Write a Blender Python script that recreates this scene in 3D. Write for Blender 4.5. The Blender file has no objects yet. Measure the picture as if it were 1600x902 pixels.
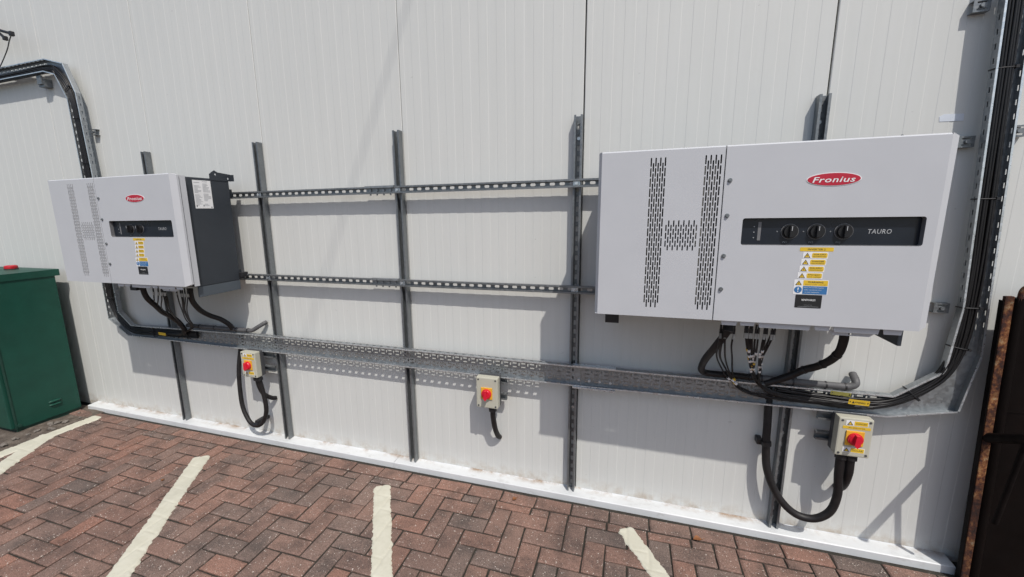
import bpy, bmesh, math, random
from mathutils import Vector, Matrix, geometry
random.seed(7)
S = bpy.context.scene
COL = S.collection
R = math.radians

# ------------------------------------------------------------------ camera
CP = Vector((3.1073, -2.2413, 1.6061)); YAW, PIT, ROL = -0.3145, -0.1828, -0.0158
F_PX, CX, CY = 659.14, 765.49, 454.94
cy_, sy_, cp_, sp_ = math.cos(YAW), math.sin(YAW), math.cos(PIT), math.sin(PIT)
FW = Vector((sy_*cp_, cy_*cp_, sp_)); RT = Vector((cy_, -sy_, 0)); UP = RT.cross(FW)
RT2 = math.cos(ROL)*RT + math.sin(ROL)*UP; UP2 = -math.sin(ROL)*RT + math.cos(ROL)*UP
cd = bpy.data.cameras.new('camera'); cam = bpy.data.objects.new('camera', cd); COL.objects.link(cam)
cam.matrix_world = Matrix(((RT2.x, UP2.x, -FW.x, CP.x), (RT2.y, UP2.y, -FW.y, CP.y), (RT2.z, UP2.z, -FW.z, CP.z), (0, 0, 0, 1)))
cd.sensor_width = 36; cd.lens = 36*F_PX/1600
cd.shift_x = (800-CX)/1600; cd.shift_y = (CY-451)/1600
cd.clip_start = 0.05; cd.clip_end = 400
S.camera = cam

# ------------------------------------------------------------------ light
SUN = Vector((-0.70, 1.0, -1.80)).normalized()          # the way the sunlight travels
TO = -SUN
w = bpy.data.worlds.new('World'); S.world = w; w.use_nodes = True
nt = w.node_tree; bg = nt.nodes['Background']
sky = nt.nodes.new('ShaderNodeTexSky'); sky.sky_type = 'NISHITA'; sky.sun_disc = False
sky.sun_elevation = math.asin(TO.z); sky.sun_rotation = math.atan2(TO.x, TO.y)
sky.air_density = 1.0; sky.dust_density = 2.0; sky.ozone_density = 1.0
nt.links.new(sky.outputs[0], bg.inputs[0]); bg.inputs[1].default_value = 0.11
sl = bpy.data.lights.new('sun', 'SUN'); sl.energy = 3.0; sl.angle = R(0.53); sl.color = (1.0, 0.955, 0.89)
sun = bpy.data.objects.new('sun', sl); COL.objects.link(sun)
sun.rotation_euler = SUN.to_track_quat('-Z', 'Y').to_euler(); sun.location = (6, -6, 9)
S.view_settings.view_transform = 'Standard'; S.view_settings.look = 'None'
S.view_settings.exposure = 0.22; S.view_settings.gamma = 1.0

# ------------------------------------------------------------------ materials
def new_mat(name):
    m = bpy.data.materials.new(name); m.use_nodes = True
    return m, m.node_tree, m.node_tree.nodes['Principled BSDF']
def N(nt, t, **kw):
    n = nt.nodes.new(t)
    for k, v in kw.items():
        if isinstance(k, str) and hasattr(n, k): setattr(n, k, v)
    return n
def ramp(nt, src, stops):
    r = nt.nodes.new('ShaderNodeValToRGB'); e = r.color_ramp.elements
    while len(e) < len(stops): e.new(0.5)
    for el, (p, c) in zip(e, stops):
        el.position = p; el.color = (*c, 1) if len(c) == 3 else c
    nt.links.new(src, r.inputs[0]); return r.outputs[0]
def noise(nt, scale, detail=4, rough=.55, stretch=None, coord='Object'):
    tc = nt.nodes.new('ShaderNodeTexCoord'); n = nt.nodes.new('ShaderNodeTexNoise')
    n.inputs['Scale'].default_value = scale; n.inputs['Detail'].default_value = detail; n.inputs['Roughness'].default_value = rough
    src = tc.outputs[coord]
    if stretch:
        mp = nt.nodes.new('ShaderNodeMapping'); mp.inputs['Scale'].default_value = stretch
        nt.links.new(src, mp.inputs[0]); src = mp.outputs[0]
    nt.links.new(src, n.inputs['Vector']); return n.outputs[0]
def mix(nt, a, b, fac, mode='MIX'):
    m = nt.nodes.new('ShaderNodeMix'); m.data_type = 'RGBA'; m.blend_type = mode
    for sock, v in ((m.inputs[6], a), (m.inputs[7], b)):
        if isinstance(v, (tuple, list)): sock.default_value = (*v, 1) if len(v) == 3 else v
        else: nt.links.new(v, sock)
    if isinstance(fac, (int, float)): m.inputs[0].default_value = fac
    else: nt.links.new(fac, m.inputs[0])
    return m.outputs[2]
def math_n(nt, op, a, b=None, clamp=False):
    m = nt.nodes.new('ShaderNodeMath'); m.operation = op; m.use_clamp = clamp
    for i, v in enumerate((a, b)):
        if v is None: continue
        if isinstance(v, (int, float)): m.inputs[i].default_value = v
        else: nt.links.new(v, m.inputs[i])
    return m.outputs[0]
def bump(nt, bs, h, strength=.2, dist=.002):
    b = nt.nodes.new('ShaderNodeBump'); b.inputs['Strength'].default_value = strength; b.inputs['Distance'].default_value = dist
    nt.links.new(h, b.inputs['Height']); nt.links.new(b.outputs[0], bs.inputs['Normal'])
def plain(name, col, rough=.5, metal=0.0, var=.12, scale=30, bmp=0.0, coord='Object', spec=.5):
    m, nt, bs = new_mat(name)
    n = noise(nt, scale, 5, .6, coord=coord)
    lo = tuple(c*(1-var) for c in col); hi = tuple(min(1, c*(1+var)) for c in col)
    nt.links.new(ramp(nt, n, [(.3, lo), (.7, hi)]), bs.inputs['Base Color'])
    nt.links.new(ramp(nt, noise(nt, scale*.4, 4, .6, coord=coord), [(.3, (max(0, rough-.08),)*3), (.7, (min(1, rough+.1),)*3)]), bs.inputs['Roughness'])
    bs.inputs['Metallic'].default_value = metal; bs.inputs['Specular IOR Level'].default_value = spec
    if bmp: bump(nt, bs, noise(nt, scale*6, 3), bmp, .001)
    return m

def mat_wall():
    m, nt, bs = new_mat('wall_paint')
    base = ramp(nt, noise(nt, 1.3, 5, .6, (1, 1, .35)), [(.3, (.580, .587, .566)), (.7, (.604, .610, .587))])
    streak = ramp(nt, noise(nt, 9, 5, .65, (4, 1, .12)), [(.35, (.90, .90, .89)), (.6, (1, 1, 1))])
    c = mix(nt, base, streak, .25, 'MULTIPLY')
    # scuffs: few, small, with a shape of their own
    sc = ramp(nt, noise(nt, 26, 3, .5, (1, 1, 2.4)), [(.735, (0, 0, 0)), (.75, (1, 1, 1))])
    c = mix(nt, c, (.36, .35, .33), math_n(nt, 'MULTIPLY', sc, .55))
    # splash-back dust and rust-coloured grit just above the flashing
    tc = nt.nodes.new('ShaderNodeTexCoord'); sx = nt.nodes.new('ShaderNodeSeparateXYZ'); nt.links.new(tc.outputs['Object'], sx.inputs[0])
    h = math_n(nt, 'SUBTRACT', 1.0, math_n(nt, 'MULTIPLY', math_n(nt, 'SUBTRACT', sx.outputs[2], .03), 13), True)
    d = ramp(nt, noise(nt, 14, 6, .7), [(.42, (0, 0, 0)), (.68, (1, 1, 1))])
    c = mix(nt, c, (.33, .24, .15), math_n(nt, 'MULTIPLY', math_n(nt, 'MULTIPLY', h, d), .8))
    nt.links.new(c, bs.inputs['Base Color'])
    nt.links.new(ramp(nt, noise(nt, 12, 4), [(.3, (.42,)*3), (.7, (.58,)*3)]), bs.inputs['Roughness'])
    bump(nt, bs, noise(nt, 60, 4, .6, (6, 1, .25)), .06, .0015)
    return m
def mat_galv(name, dark=1.0, rough=.42):
    m, nt, bs = new_mat(name)
    tc = nt.nodes.new('ShaderNodeTexCoord'); v = nt.nodes.new('ShaderNodeTexVoronoi'); v.inputs['Scale'].default_value = 95
    nt.links.new(tc.outputs['Object'], v.inputs['Vector'])
    g = ramp(nt, v.outputs['Color'], [(.2, tuple(c*dark for c in (.35, .375, .39))), (.8, tuple(c*dark for c in (.42, .445, .46)))])
    st = ramp(nt, noise(nt, 7, 6, .65), [(.35, (.84,)*3), (.65, (1, 1, 1))])
    nt.links.new(mix(nt, g, st, .8, 'MULTIPLY'), bs.inputs['Base Color'])
    bs.inputs['Metallic'].default_value = .72
    nt.links.new(ramp(nt, v.outputs['Color'], [(.2, (rough-.08,)*3), (.8, (rough+.1,)*3)]), bs.inputs['Roughness'])
    bump(nt, bs, noise(nt, 120, 3), .05, .001)
    return m
def mat_brick(name, attr):
    m, nt, bs = new_mat(name)
    if attr:
        a = nt.nodes.new('ShaderNodeAttribute'); a.attribute_name = 'rnd'; rnd = a.outputs['Fac']; coord = 'Object'
    else:
        a = nt.nodes.new('ShaderNodeObjectInfo'); rnd = a.outputs['Random']; coord = 'Object'
    base = ramp(nt, rnd, [(0, (.165, .126, .110)), (.12, (.194, .138, .117)), (.40, (.215, .140, .115)), (.68, (.242, .146, .116)), (.88, (.220, .145, .119)), (1, (.285, .155, .117))])
    tc = nt.nodes.new('ShaderNodeTexCoord'); gm = nt.nodes.new('ShaderNodeNewGeometry')
    def pn(scale, det, ro):
        n = nt.nodes.new('ShaderNodeTexNoise'); n.inputs['Scale'].default_value = scale; n.inputs['Detail'].default_value = det; n.inputs['Roughness'].default_value = ro
        nt.links.new(gm.outputs['Position'], n.inputs['Vector']); return n.outputs[0]
    blotch = ramp(nt, pn(6.5, 7, .65), [(.36, (.50, .56, .59)), (.54, (1.0, 1.0, 1.0))])
    c = mix(nt, base, blotch, .75, 'MULTIPLY')
    broad = ramp(nt, pn(1.6, 3, .5), [(.35, (.80, .80, .80)), (.65, (1.1, 1.08, 1.05))])
    c = mix(nt, c, broad, .8, 'MULTIPLY')
    grain = ramp(nt, pn(190, 4, .7), [(.36, (.40, .39, .38)), (.52, (1.0, 1.0, 1.0)), (.66, (1.45, 1.42, 1.38))])
    c = mix(nt, c, grain, .75, 'MULTIPLY')
    v = nt.nodes.new('ShaderNodeTexVoronoi'); v.inputs['Scale'].default_value = 120; nt.links.new(gm.outputs['Position'], v.inputs['Vector'])
    sel = math_n(nt, 'MULTIPLY', math_n(nt, 'LESS_THAN', v.outputs['Distance'], math_n(nt, 'MULTIPLY', pn(40, 2, .5), .55)), math_n(nt, 'GREATER_THAN', pn(60, 3, .6), .575))
    c = mix(nt, c, (.55, .49, .43), math_n(nt, 'MULTIPLY', sel, .85))
    nt.links.new(c, bs.inputs['Base Color']); bs.inputs['Roughness'].default_value = .9
    bs.inputs['Specular IOR Level'].default_value = .25
    bump(nt, bs, pn(320, 4, .65), .55, .003)
    return m
def mat_rust(name):
    m, nt, bs = new_mat(name)
    n = noise(nt, 42, 9, .72, (1, 1, .7))
    c = ramp(nt, n, [(.36, (.014, .007, .006)), (.45, (.075, .022, .012)), (.52, (.19, .066, .020)), (.59, (.33, .17, .065)), (.66, (.42, .35, .24))])
    big = ramp(nt, noise(nt, 7, 4, .6, (1, 1, .6)), [(.45, (.16, .10, .09)), (.60, (1, 1, 1))])
    nt.links.new(mix(nt, c, big, .85, 'MULTIPLY'), bs.inputs['Base Color'])
    bs.inputs['Roughness'].default_value = .88
    bump(nt, bs, noise(nt, 90, 6, .7), .8, .004)
    return m
def mat_sheet():
    m, nt, bs = new_mat('black_brown_sheet')
    c = ramp(nt, noise(nt, 6, 6, .65, (1, 1, .5)), [(.3, (.0035, .0028, .0026)), (.6, (.0065, .0046, .0042)), (.8, (.011, .0072, .0062))])
    nt.links.new(c, bs.inputs['Base Color'])
    nt.links.new(ramp(nt, noise(nt, 18, 5), [(.3, (.38,)*3), (.7, (.62,)*3)]), bs.inputs['Roughness'])
    bs.inputs['Specular IOR Level'].default_value = .07
    bump(nt, bs, noise(nt, 5, 3), .15, .01)
    return m
def mat_ground(name, cols, scale=8):
    m, nt, bs = new_mat(name)
    c = ramp(nt, noise(nt, scale, 9, .7), cols)
    sp = ramp(nt, noise(nt, scale*14, 3, .6), [(.4, (.6,)*3), (.62, (1.15,)*3)])
    nt.links.new(mix(nt, c, sp, .8, 'MULTIPLY'), bs.inputs['Base Color']); bs.inputs['Roughness'].default_value = .95
    bump(nt, bs, noise(nt, scale*9, 6, .7), .8, .006)
    return m
def mat_linepaint():
    m, nt, bs = new_mat('cream_line_paint')
    c = ramp(nt, noise(nt, 14, 7, .65), [(.3, (.48, .462, .37)), (.55, (.535, .518, .425)), (.8, (.57, .555, .465))])
    dirt = ramp(nt, noise(nt, 55, 5, .7), [(.60, (1, 1, 1)), (.78, (.72, .68, .6))])
    nt.links.new(mix(nt, c, dirt, .7, 'MULTIPLY'), bs.inputs['Base Color']); bs.inputs['Roughness'].default_value = .7
    bump(nt, bs, noise(nt, 160, 5, .65), .5, .002)
    return m
M = {}
M['wall'] = mat_wall()
M['core'] = plain('dark_joint_seal', (.10, .10, .10), .8)
M['flash'] = plain('white_flashing', (.59, .605, .61), .45, 0, .06, 6, .05)
def grime(m):
    nt = m.node_tree; bs = nt.nodes['Principled BSDF']; src = bs.inputs['Base Color'].links[0].from_socket
    tc = nt.nodes.new('ShaderNodeTexCoord'); sx = nt.nodes.new('ShaderNodeSeparateXYZ'); nt.links.new(tc.outputs['Object'], sx.inputs[0])
    near = math_n(nt, 'ADD', 1.0, math_n(nt, 'MULTIPLY', sx.outputs[1], 22), True)          # grit collects in the corner at the wall
    grit = ramp(nt, noise(nt, 5, 8, .75), [(.47, (0, 0, 0)), (.62, (1, 1, 1))])
    c = mix(nt, src, (.27, .17, .09), math_n(nt, 'MULTIPLY', math_n(nt, 'MULTIPLY', near, grit), .9))
    sm = ramp(nt, noise(nt, 22, 7, .7, (.5, 1, 1)), [(.56, (0, 0, 0)), (.75, (1, 1, 1))])
    c = mix(nt, c, (.30, .29, .27), math_n(nt, 'MULTIPLY', sm, .5))
    nt.links.new(c, bs.inputs['Base Color'])
grime(M['flash'])
M['galv'] = mat_galv('galvanised_steel', .86)
M['strut'] = mat_galv('galvanised_strut', .60, .46)
M['zinc'] = mat_galv('zinc_with_sheen', 1.75, .34)  # lighter base colour carries the specular sheen of the tray lips
M['cover'] = plain('light_grey_powder_coat', (.478, .488, .51), .42, 0, .025, 5, .04)
M['body'] = plain('anthracite_powder_coat', (.028, .034, .042), .5, 0, .08, 8, .05)
M['housing'] = plain('blue_grey_housing', (.07, .085, .10), .5, 0, .08, 8)
M['inner'] = plain('dark_interior', (.075, .077, .08), .7)
M['fin'] = plain('pale_heat_sink', (.24, .235, .215), .55, .2)
M['display'] = plain('navy_black_fascia', (.010, .014, .022), .30, 0, .15, 10)
M['reveal'] = plain('grey_window_reveal', (.16, .16, .165), .5)
M['knob'] = plain('black_knob_plastic', (.010, .010, .011), .38)
M['silver'] = plain('silver_lettering', (.42, .43, .44), .45, 0, .03)
M['red'] = plain('badge_red', (.44, .012, .035), .4, 0, .05)
M['white'] = plain('white_print', (.74, .74, .74), .5, 0, .03)
M['yellow'] = plain('label_yellow', (.68, .45, .03), .5, 0, .06)
M['orange'] = plain('switch_plate_yellow', (.72, .38, .03), .45, 0, .05)
M['olive'] = plain('weathered_yellow_tag', (.26, .24, .06), .6, 0, .2, 60)
M['blue'] = plain('mandatory_blue', (.035, .15, .35), .5, 0, .05)
M['black'] = plain('black_print', (.012, .012, .013), .55)
M['ink'] = plain('label_ink', (.05, .042, .03), .6)
M['greyink'] = plain('grey_ink', (.27, .28, .29), .6)
M['cable'] = plain('black_cable_sheath', (.009, .0085, .009), .42, 0, .3, 40, spec=.4)
M['conduit'] = plain('black_flexible_conduit', (.013, .0115, .012), .5, 0, .35, 24, .1, spec=.35)
M['greyc'] = plain('dusty_grey_conduit', (.085, .085, .088), .62, 0, .2, 30)
M['plast'] = plain('black_plastic', (.015, .015, .017), .48)
M['collar'] = plain('grey_connector', (.36, .36, .34), .55)
M['beige'] = plain('beige_enclosure', (.44, .43, .355), .5, 0, .04, 12, .04)
M['boxback'] = plain('dark_grey_enclosure_back', (.06, .062, .066), .5)
M['redknob'] = plain('red_switch_plastic', (.60, .010, .032), .35, 0, .04)
M['green'] = plain('green_cabinet_paint', (.0075, .058, .040), .45, 0, .14, 7, .10, spec=.35)
M['greend'] = plain('dark_green_trim', (.008, .045, .032), .5)
M['lamp'] = plain('red_lamp_lens', (.42, .012, .02), .3)
M['brick'] = mat_brick('block_paver', False); M['bricks'] = mat_brick('block_paver_field', True)
M['sand'] = mat_ground('joint_sand', [(.3, (.020, .018, .014)), (.55, (.036, .032, .024)), (.8, (.085, .070, .052))], 20)
M['soil'] = mat_ground('gritty_soil', [(.3, (.045, .035, .028)), (.5, (.12, .095, .075)), (.68, (.20, .17, .14)), (.8, (.32, .29, .25))], 14)
M['tar'] = mat_ground('far_tarmac', [(.3, (.07, .068, .066)), (.7, (.11, .107, .104))], 3)
M['stone'] = mat_ground('rubble', [(.3, (.12, .10, .085)), (.7, (.27, .24, .21))], 25)
M['paint'] = mat_linepaint()
M['rust'] = mat_rust('flaking_rust'); M['sheet'] = mat_sheet()
M['matt'] = plain('matt_black_steel', (.0065, .0046, .0042), .7, 0, .3, 30, 0, spec=.09)
M['strip'] = plain('dull_grey_strip', (.30, .29, .25), .6, .1, .2, 30)
M['tape'] = plain('pale_tape', (.60, .64, .70), .4, 0, .04)
M['leaf'] = plain('dry_leaf', (.20, .075, .022), .7, 0, .3, 60)

# ------------------------------------------------------------------ mesh helpers
class MB:
    def __init__(s): s.v = []; s.f = []; s.m = []; s.sm = []; s.mats = []
    def mi(s, mat):
        if mat not in s.mats: s.mats.append(mat)
        return s.mats.index(mat)
    def add(s, vs, fs, mat=None, smooth=False):
        o = len(s.v); s.v += [tuple(v) for v in vs]; k = s.mi(mat) if mat else 0
        for f in fs: s.f.append([i+o for i in f]); s.m.append(k); s.sm.append(smooth)
    def box(s, x0, x1, y0, y1, z0, z1, mat=None, bev=0.0):
        if x1 < x0: x0, x1 = x1, x0
        if y1 < y0: y0, y1 = y1, y0
        if z1 < z0: z0, z1 = z1, z0
        if bev <= 0:
            s.add([(x, y, z) for z in (z0, z1) for y in (y0, y1) for x in (x0, x1)],
                  [(0, 2, 3, 1), (4, 5, 7, 6), (0, 1, 5, 4), (1, 3, 7, 5), (3, 2, 6, 7), (2, 0, 4, 6)], mat); return
        bm = bmesh.new(); bmesh.ops.create_cube(bm, size=1)
        for v in bm.verts:
            v.co = ((x0+x1)/2+v.co.x*(x1-x0), (y0+y1)/2+v.co.y*(y1-y0), (z0+z1)/2+v.co.z*(z1-z0))
        bmesh.ops.bevel(bm, geom=bm.edges[:], offset=bev, segments=2, profile=.6, affect='EDGES')
        bm.verts.index_update(); s.add([v.co for v in bm.verts], [[v.index for v in f.verts] for f in bm.faces], mat); bm.free()
    def tube(s, path, r, seg=8, mat=None, cap=True):
        P = [Vector(p) for p in path]; n = len(P); T = []
        for i in range(n):
            a = P[max(0, i-1)]; b = P[min(n-1, i+1)]; d = b-a
            T.append(d.normalized() if d.length > 1e-9 else Vector((0, 0, 1)))
        u = T[0].orthogonal().normalized(); vs = []; rr = r if isinstance(r, (list, tuple)) else [r]*n
        for i in range(n):
            u = (u - T[i]*u.dot(T[i])); u = u.normalized() if u.length > 1e-6 else T[i].orthogonal().normalized(); w_ = T[i].cross(u)
            for k in range(seg):
                a = 2*math.pi*k/seg; vs.append(P[i]+(u*math.cos(a)+w_*math.sin(a))*rr[i])
        fs = [(i*seg+k, i*seg+(k+1) % seg, (i+1)*seg+(k+1) % seg, (i+1)*seg+k) for i in range(n-1) for k in range(seg)]
        s.add(vs, fs, mat, True)
        if cap: s.add(vs[:seg], [tuple(range(seg))[::-1]], mat); s.add(vs[-seg:], [tuple(range(seg))], mat)
    def cyl(s, c, axis, r, h, seg=16, mat=None, r2=None):
        c = Vector(c); a = Vector(axis).normalized(); s.tube([c, c+a*h], [r, r if r2 is None else r2], seg, mat)
    def prism(s, poly, fn, d, mat=None):
        n = len(poly); vs = [fn(u, v, 0) for u, v in poly]+[fn(u, v, d) for u, v in poly]
        s.add(vs, [tuple(range(n))[::-1], tuple(range(n, 2*n))]+[(i, (i+1) % n, n+(i+1) % n, n+i) for i in range(n)], mat)
    def plate(s, outer, holes, fn, d, mat=None):
        """flat plate of thickness d with holes cut through it"""
        ccw = lambda L: L if sum(L[i-1][0]*L[i][1]-L[i][0]*L[i-1][1] for i in range(len(L))) > 0 else list(L)[::-1]
        outer = ccw(list(outer)); holes = [ccw(list(h)) for h in holes]
        pts = [Vector(q) for q in outer]; faces = [list(range(len(outer)))]
        for h in holes:
            o = len(pts); pts += [Vector(q) for q in h]; faces.append(list(range(o, o+len(h))))
        V, E_, Fc, ov, oe, of = geometry.delaunay_2d_cdt(pts, [], faces, 1, 1e-6, True)
        tri = [f for f, o in zip(Fc, of) if list(o) == [0]]
        n = len(V); fs = []
        for f in tri: fs.append(tuple(f)[::-1]); fs.append(tuple(i+n for i in f))
        s.add([fn(v.x, v.y, 0) for v in V]+[fn(v.x, v.y, d) for v in V], fs, mat)
        for lp in [outer]+list(holes):
            k = len(lp); vs = [fn(u, v, 0) for u, v in lp]+[fn(u, v, d) for u, v in lp]
            s.add(vs, [(i, (i+1) % k, k+(i+1) % k, k+i) for i in range(k)], mat)
    def mesh(s, name, mat=None):
        me = bpy.data.meshes.new(name); me.from_pydata(s.v, [], s.f)
        for mm in (s.mats or [mat]): me.materials.append(M[mm] if isinstance(mm, str) else mm)
        if s.mats: me.polygons.foreach_set('material_index', s.m)
        me.polygons.foreach_set('use_smooth', s.sm); me.update()
        return me
    def build(s, name, mat=None, parent=None, loc=None):
        o = bpy.data.objects.new(name, s.mesh(name, mat)); COL.objects.link(o)
        if parent: o.parent = parent
        if loc: o.location = loc
        return o
def tag(o, label=None, cat=None, group=None, kind=None):
    for k, v in (('label', label), ('category', cat), ('group', group), ('kind', kind)):
        if v: o[k] = v
    return o
def empty(name, loc, label, cat, group=None):
    o = bpy.data.objects.new(name, None); COL.objects.link(o); o.location = loc; o.empty_display_size = .1
    return tag(o, label, cat, group)
def fnY(y0):                     # plate facing the viewer: u = x, v = z, thickness runs backwards
    return lambda u, v, d: (u, y0+d, v)
def rrect(x0, x1, z0, z1, r=.0, n=3):
    if r <= 0: return [(x0, z0), (x1, z0), (x1, z1), (x0, z1)]
    out = []
    for cx, cz, a0 in ((x1-r, z0+r, -90), (x1-r, z1-r, 0), (x0+r, z1-r, 90), (x0+r, z0+r, 180)):
        for k in range(n+1):
            a = R(a0+90*k/n); out.append((cx+r*math.cos(a), cz+r*math.sin(a)))
    return out
def catmull(P, sub=6):
    P = [Vector(p) for p in P]; out = []
    for i in range(len(P)-1):
        a = P[i-1] if i else P[i]*2-P[i+1]; b, c = P[i], P[i+1]; d = P[i+2] if i+2 < len(P) else P[i+1]*2-P[i]
        for k in range(sub):
            t = k/sub
            out.append(.5*((2*b)+(c-a)*t+(2*a-5*b+4*c-d)*t*t+(3*b-a-3*c+d)*t**3))
    out.append(P[-1]); return out
def text(parent, body, x, y, z, h, mat, width=None, shear=0, bold=0, name='lettering', align='CENTER', fn=None):
    c = bpy.data.curves.new('t', 'FONT'); c.body = body; c.size = 1; c.align_x = align; c.align_y = 'CENTER'; c.shear = shear; c.offset = bold; c.resolution_u = 2; c.space_character = 1.08
    o = bpy.data.objects.new('t', c); COL.objects.link(o); bpy.context.view_layer.update()
    me = bpy.data.meshes.new_from_object(o.evaluated_get(bpy.context.evaluated_depsgraph_get()))
    bpy.data.objects.remove(o); bpy.data.curves.remove(c)
    xs = [v.co.x for v in me.vertices]; ys = [v.co.y for v in me.vertices]
    sc = h/(max(ys)-min(ys)); wx = (width/(max(xs)-min(xs))) if width else sc
    cx = (max(xs)+min(xs))/2; cz = (max(ys)+min(ys))/2
    f = fn or (lambda u, v: (x+u, y, z+v))
    for v in me.vertices: v.co = f((v.co.x-cx)*wx, (v.co.y-cz)*sc)
    me.materials.clear(); me.materials.append(M[mat]); me.name = name
    t = bpy.data.objects.new(name, me); COL.objects.link(t); t.parent = parent; return t

# ------------------------------------------------------------------ ground
PX, PD = .067, .053            # phase of the herringbone grid (x, distance from wall)
DW = .0925                     # front of the flashing
m = MB(); m.add([(-60, .4, -.055), (60, .4, -.055), (60, -80, -.055), (-60, -80, -.055)], [(0, 3, 2, 1)]); tag(m.build('ground', 'tar'), kind='structure')
paving = MB(); paving.add([(-1.05, -.06, -.0095), (7, -.06, -.0095), (7, -6.5, -.0095), (-1.05, -6.5, -.0095)], [(0, 3, 2, 1)])
paving = tag(paving.build('brick_paving', 'sand'), kind='structure')
def brick_mesh(a, b, seed):
    rd = random.Random(seed); m = MB(); g = .0043; x0, x1, y0, y1 = -a/2+g, a/2-g, -b/2+g, b/2-g; c = .007
    j = lambda s=.0018: rd.uniform(-s, s)
    def ring(ins, z):
        r = []
        for (x, y) in ((x0+ins, y0+ins), ((x0+x1)/2, y0+ins), (x1-ins, y0+ins), (x1-ins, (y0+y1)/2), (x1-ins, y1-ins), ((x0+x1)/2, y1-ins), (x0+ins, y1-ins), (x0+ins, (y0+y1)/2)):
            r.append((x+j(), y+j(), z+j(.0005)))
        return r
    A, B, C = ring(0, -.05), ring(0, -.0045), ring(c, 0.0)
    vs = A+B+C; fs = []
    for k in range(8):
        n = (k+1) % 8; fs += [(k, n, 8+n, 8+k), (8+k, 8+n, 16+n, 16+k)]
    fs.append(tuple(range(16, 24))); m.add(vs, fs)
    return m
protos = {}
for seed in range(6): protos[seed] = brick_mesh(.2, .1, seed).mesh('brick', 'brick')
def seen(x, y, z=0):
    d = Vector((x, y, z))-CP; w_ = d.dot(FW)
    if w_ < .05: return False
    px = CX+F_PX*d.dot(RT2)/w_; py = CY-F_PX*d.dot(UP2)/w_
    return -30 < px < 1630 and py < 935
pieces = []                    # (x0, x1, d0, d1)
for k in range(-7, 26):        # stretcher course along the wall
    pieces.append((2.277+.2*(k-11)-.2, 2.277+.2*(k-11), DW+.006, .193))
XL = -1.045
for a in range(-60, 90):
    for b in range(-45, 45):
        i, jd = a+2*b, a-2*b
        for (x0, d0, wx, wd) in ((i, jd, 2, 1), (i-1, jd, 1, 2)):
            X0, D0 = 2.467+.1*x0, .553+.1*d0; X1, D1 = X0+.1*wx, D0+.1*wd
            if X1 < XL+.02 or X0 > 6.9 or D1 < .215 or D0 > 6.4: continue
            pieces.append((max(X0, XL), X1, max(D0, .195), D1))
field = MB(); frnd = []; cand = []
for q in pieces:
    x0, x1, d0, d1 = q
    if x1-x0 < .012 or d1-d0 < .012: continue
    cx, cd_ = (x0+x1)/2, (d0+d1)/2
    vis = seen(cx, -cd_) or seen(x0, -d0) or seen(x1, -d0)
    dist = (Vector((cx, -cd_, 0))-CP).length
    cand.append((0 if vis else 1, dist, q))
cand.sort(key=lambda t: (t[0], t[1]))
n_obj = 0
for vis, dist, (x0, x1, d0, d1) in cand:
    a, b = x1-x0, d1-d0; full = abs(max(a, b)-.2) < 1e-4 and abs(min(a, b)-.1) < 1e-4
    cx, cyy = (x0+x1)/2, -(d0+d1)/2
    tz = random.uniform(-.0024, .0018); rx, ry = random.gauss(0, .006), random.gauss(0, .006); rz = random.gauss(0, .009)
    if vis == 0 and n_obj < 300:
        n_obj += 1
        me = protos[random.randrange(6)] if full else brick_mesh(a, b, random.random()).mesh('brick', 'brick')
        o = bpy.data.objects.new('brick', me); COL.objects.link(o); o.parent = paving
        o.location = (cx, cyy, tz); o.rotation_euler = (rx, ry, rz+((math.pi/2 if b > a else 0)+random.choice((0, math.pi)) if full else 0))
    else:
        g = .0043; c = .007; z = tz
        vs = [(x0+g, -d0-g, -.03), (x1-g, -d0-g, -.03), (x1-g, -d1+g, -.03), (x0+g, -d1+g, -.03),
              (x0+g, -d0-g, z-.0045), (x1-g, -d0-g, z-.0045), (x1-g, -d1+g, z-.0045), (x0+g, -d1+g, z-.0045),
              (x0+g+c, -d0-g-c, z), (x1-g-c, -d0-g-c, z), (x1-g-c, -d1+g+c, z), (x0+g+c, -d1+g+c, z)]
        fs = [(1, 0, 4, 5), (2, 1, 5, 6), (3, 2, 6, 7), (0, 3, 7, 4), (5, 4, 8, 9), (6, 5, 9, 10), (7, 6, 10, 11), (4, 7, 11, 8), (9, 8, 11, 10)]
        field.add(vs, fs); frnd += [random.random()]*9
fo = field.build('brick_field', 'bricks', paving); at = fo.data.attributes.new('rnd', 'FLOAT', 'FACE'); at.data.foreach_set('value', frnd); fo['kind'] = 'stuff'
m = MB(); nx, ny = 10, 60
vs = [(-2.9+1.85*i/nx, -.04-6.4*j/ny, -.006+random.uniform(-.006, .008)*(0 < i) ) for j in range(ny+1) for i in range(nx+1)]
m.add(vs, [(j*(nx+1)+i, (j+1)*(nx+1)+i, (j+1)*(nx+1)+i+1, j*(nx+1)+i+1) for j in range(ny) for i in range(nx)], None, True)
tag(m.build('soil_strip', 'soil'), kind='structure')
for k in range(22):            # loose rubble between cabinet and line
    t = random.random(); x = -1.245+.14*random.random()+.06*t; y = -.115-.75*t; r = random.choice((.006, .008, .011, .016, .02))
    bm = bmesh.new(); bmesh.ops.create_icosphere(bm, subdivisions=1, radius=r)
    for v in bm.verts: v.co = Vector((v.co.x*random.uniform(.8, 1.5), v.co.y*random.uniform(.7, 1.2), v.co.z*random.uniform(.45, .8)))
    me = bpy.data.meshes.new('rubble_stone'); bm.to_mesh(me); bm.free(); me.materials.append(M['stone'])
    o = bpy.data.objects.new('rubble_stone', me); COL.objects.link(o); o.location = (x, y, r*.35); o.rotation_euler.z = random.random()*6
    tag(o, 'small pale rubble stone lying on the dirt beside the green cabinet', 'stone', 'rubble beside the green cabinet')

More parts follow.
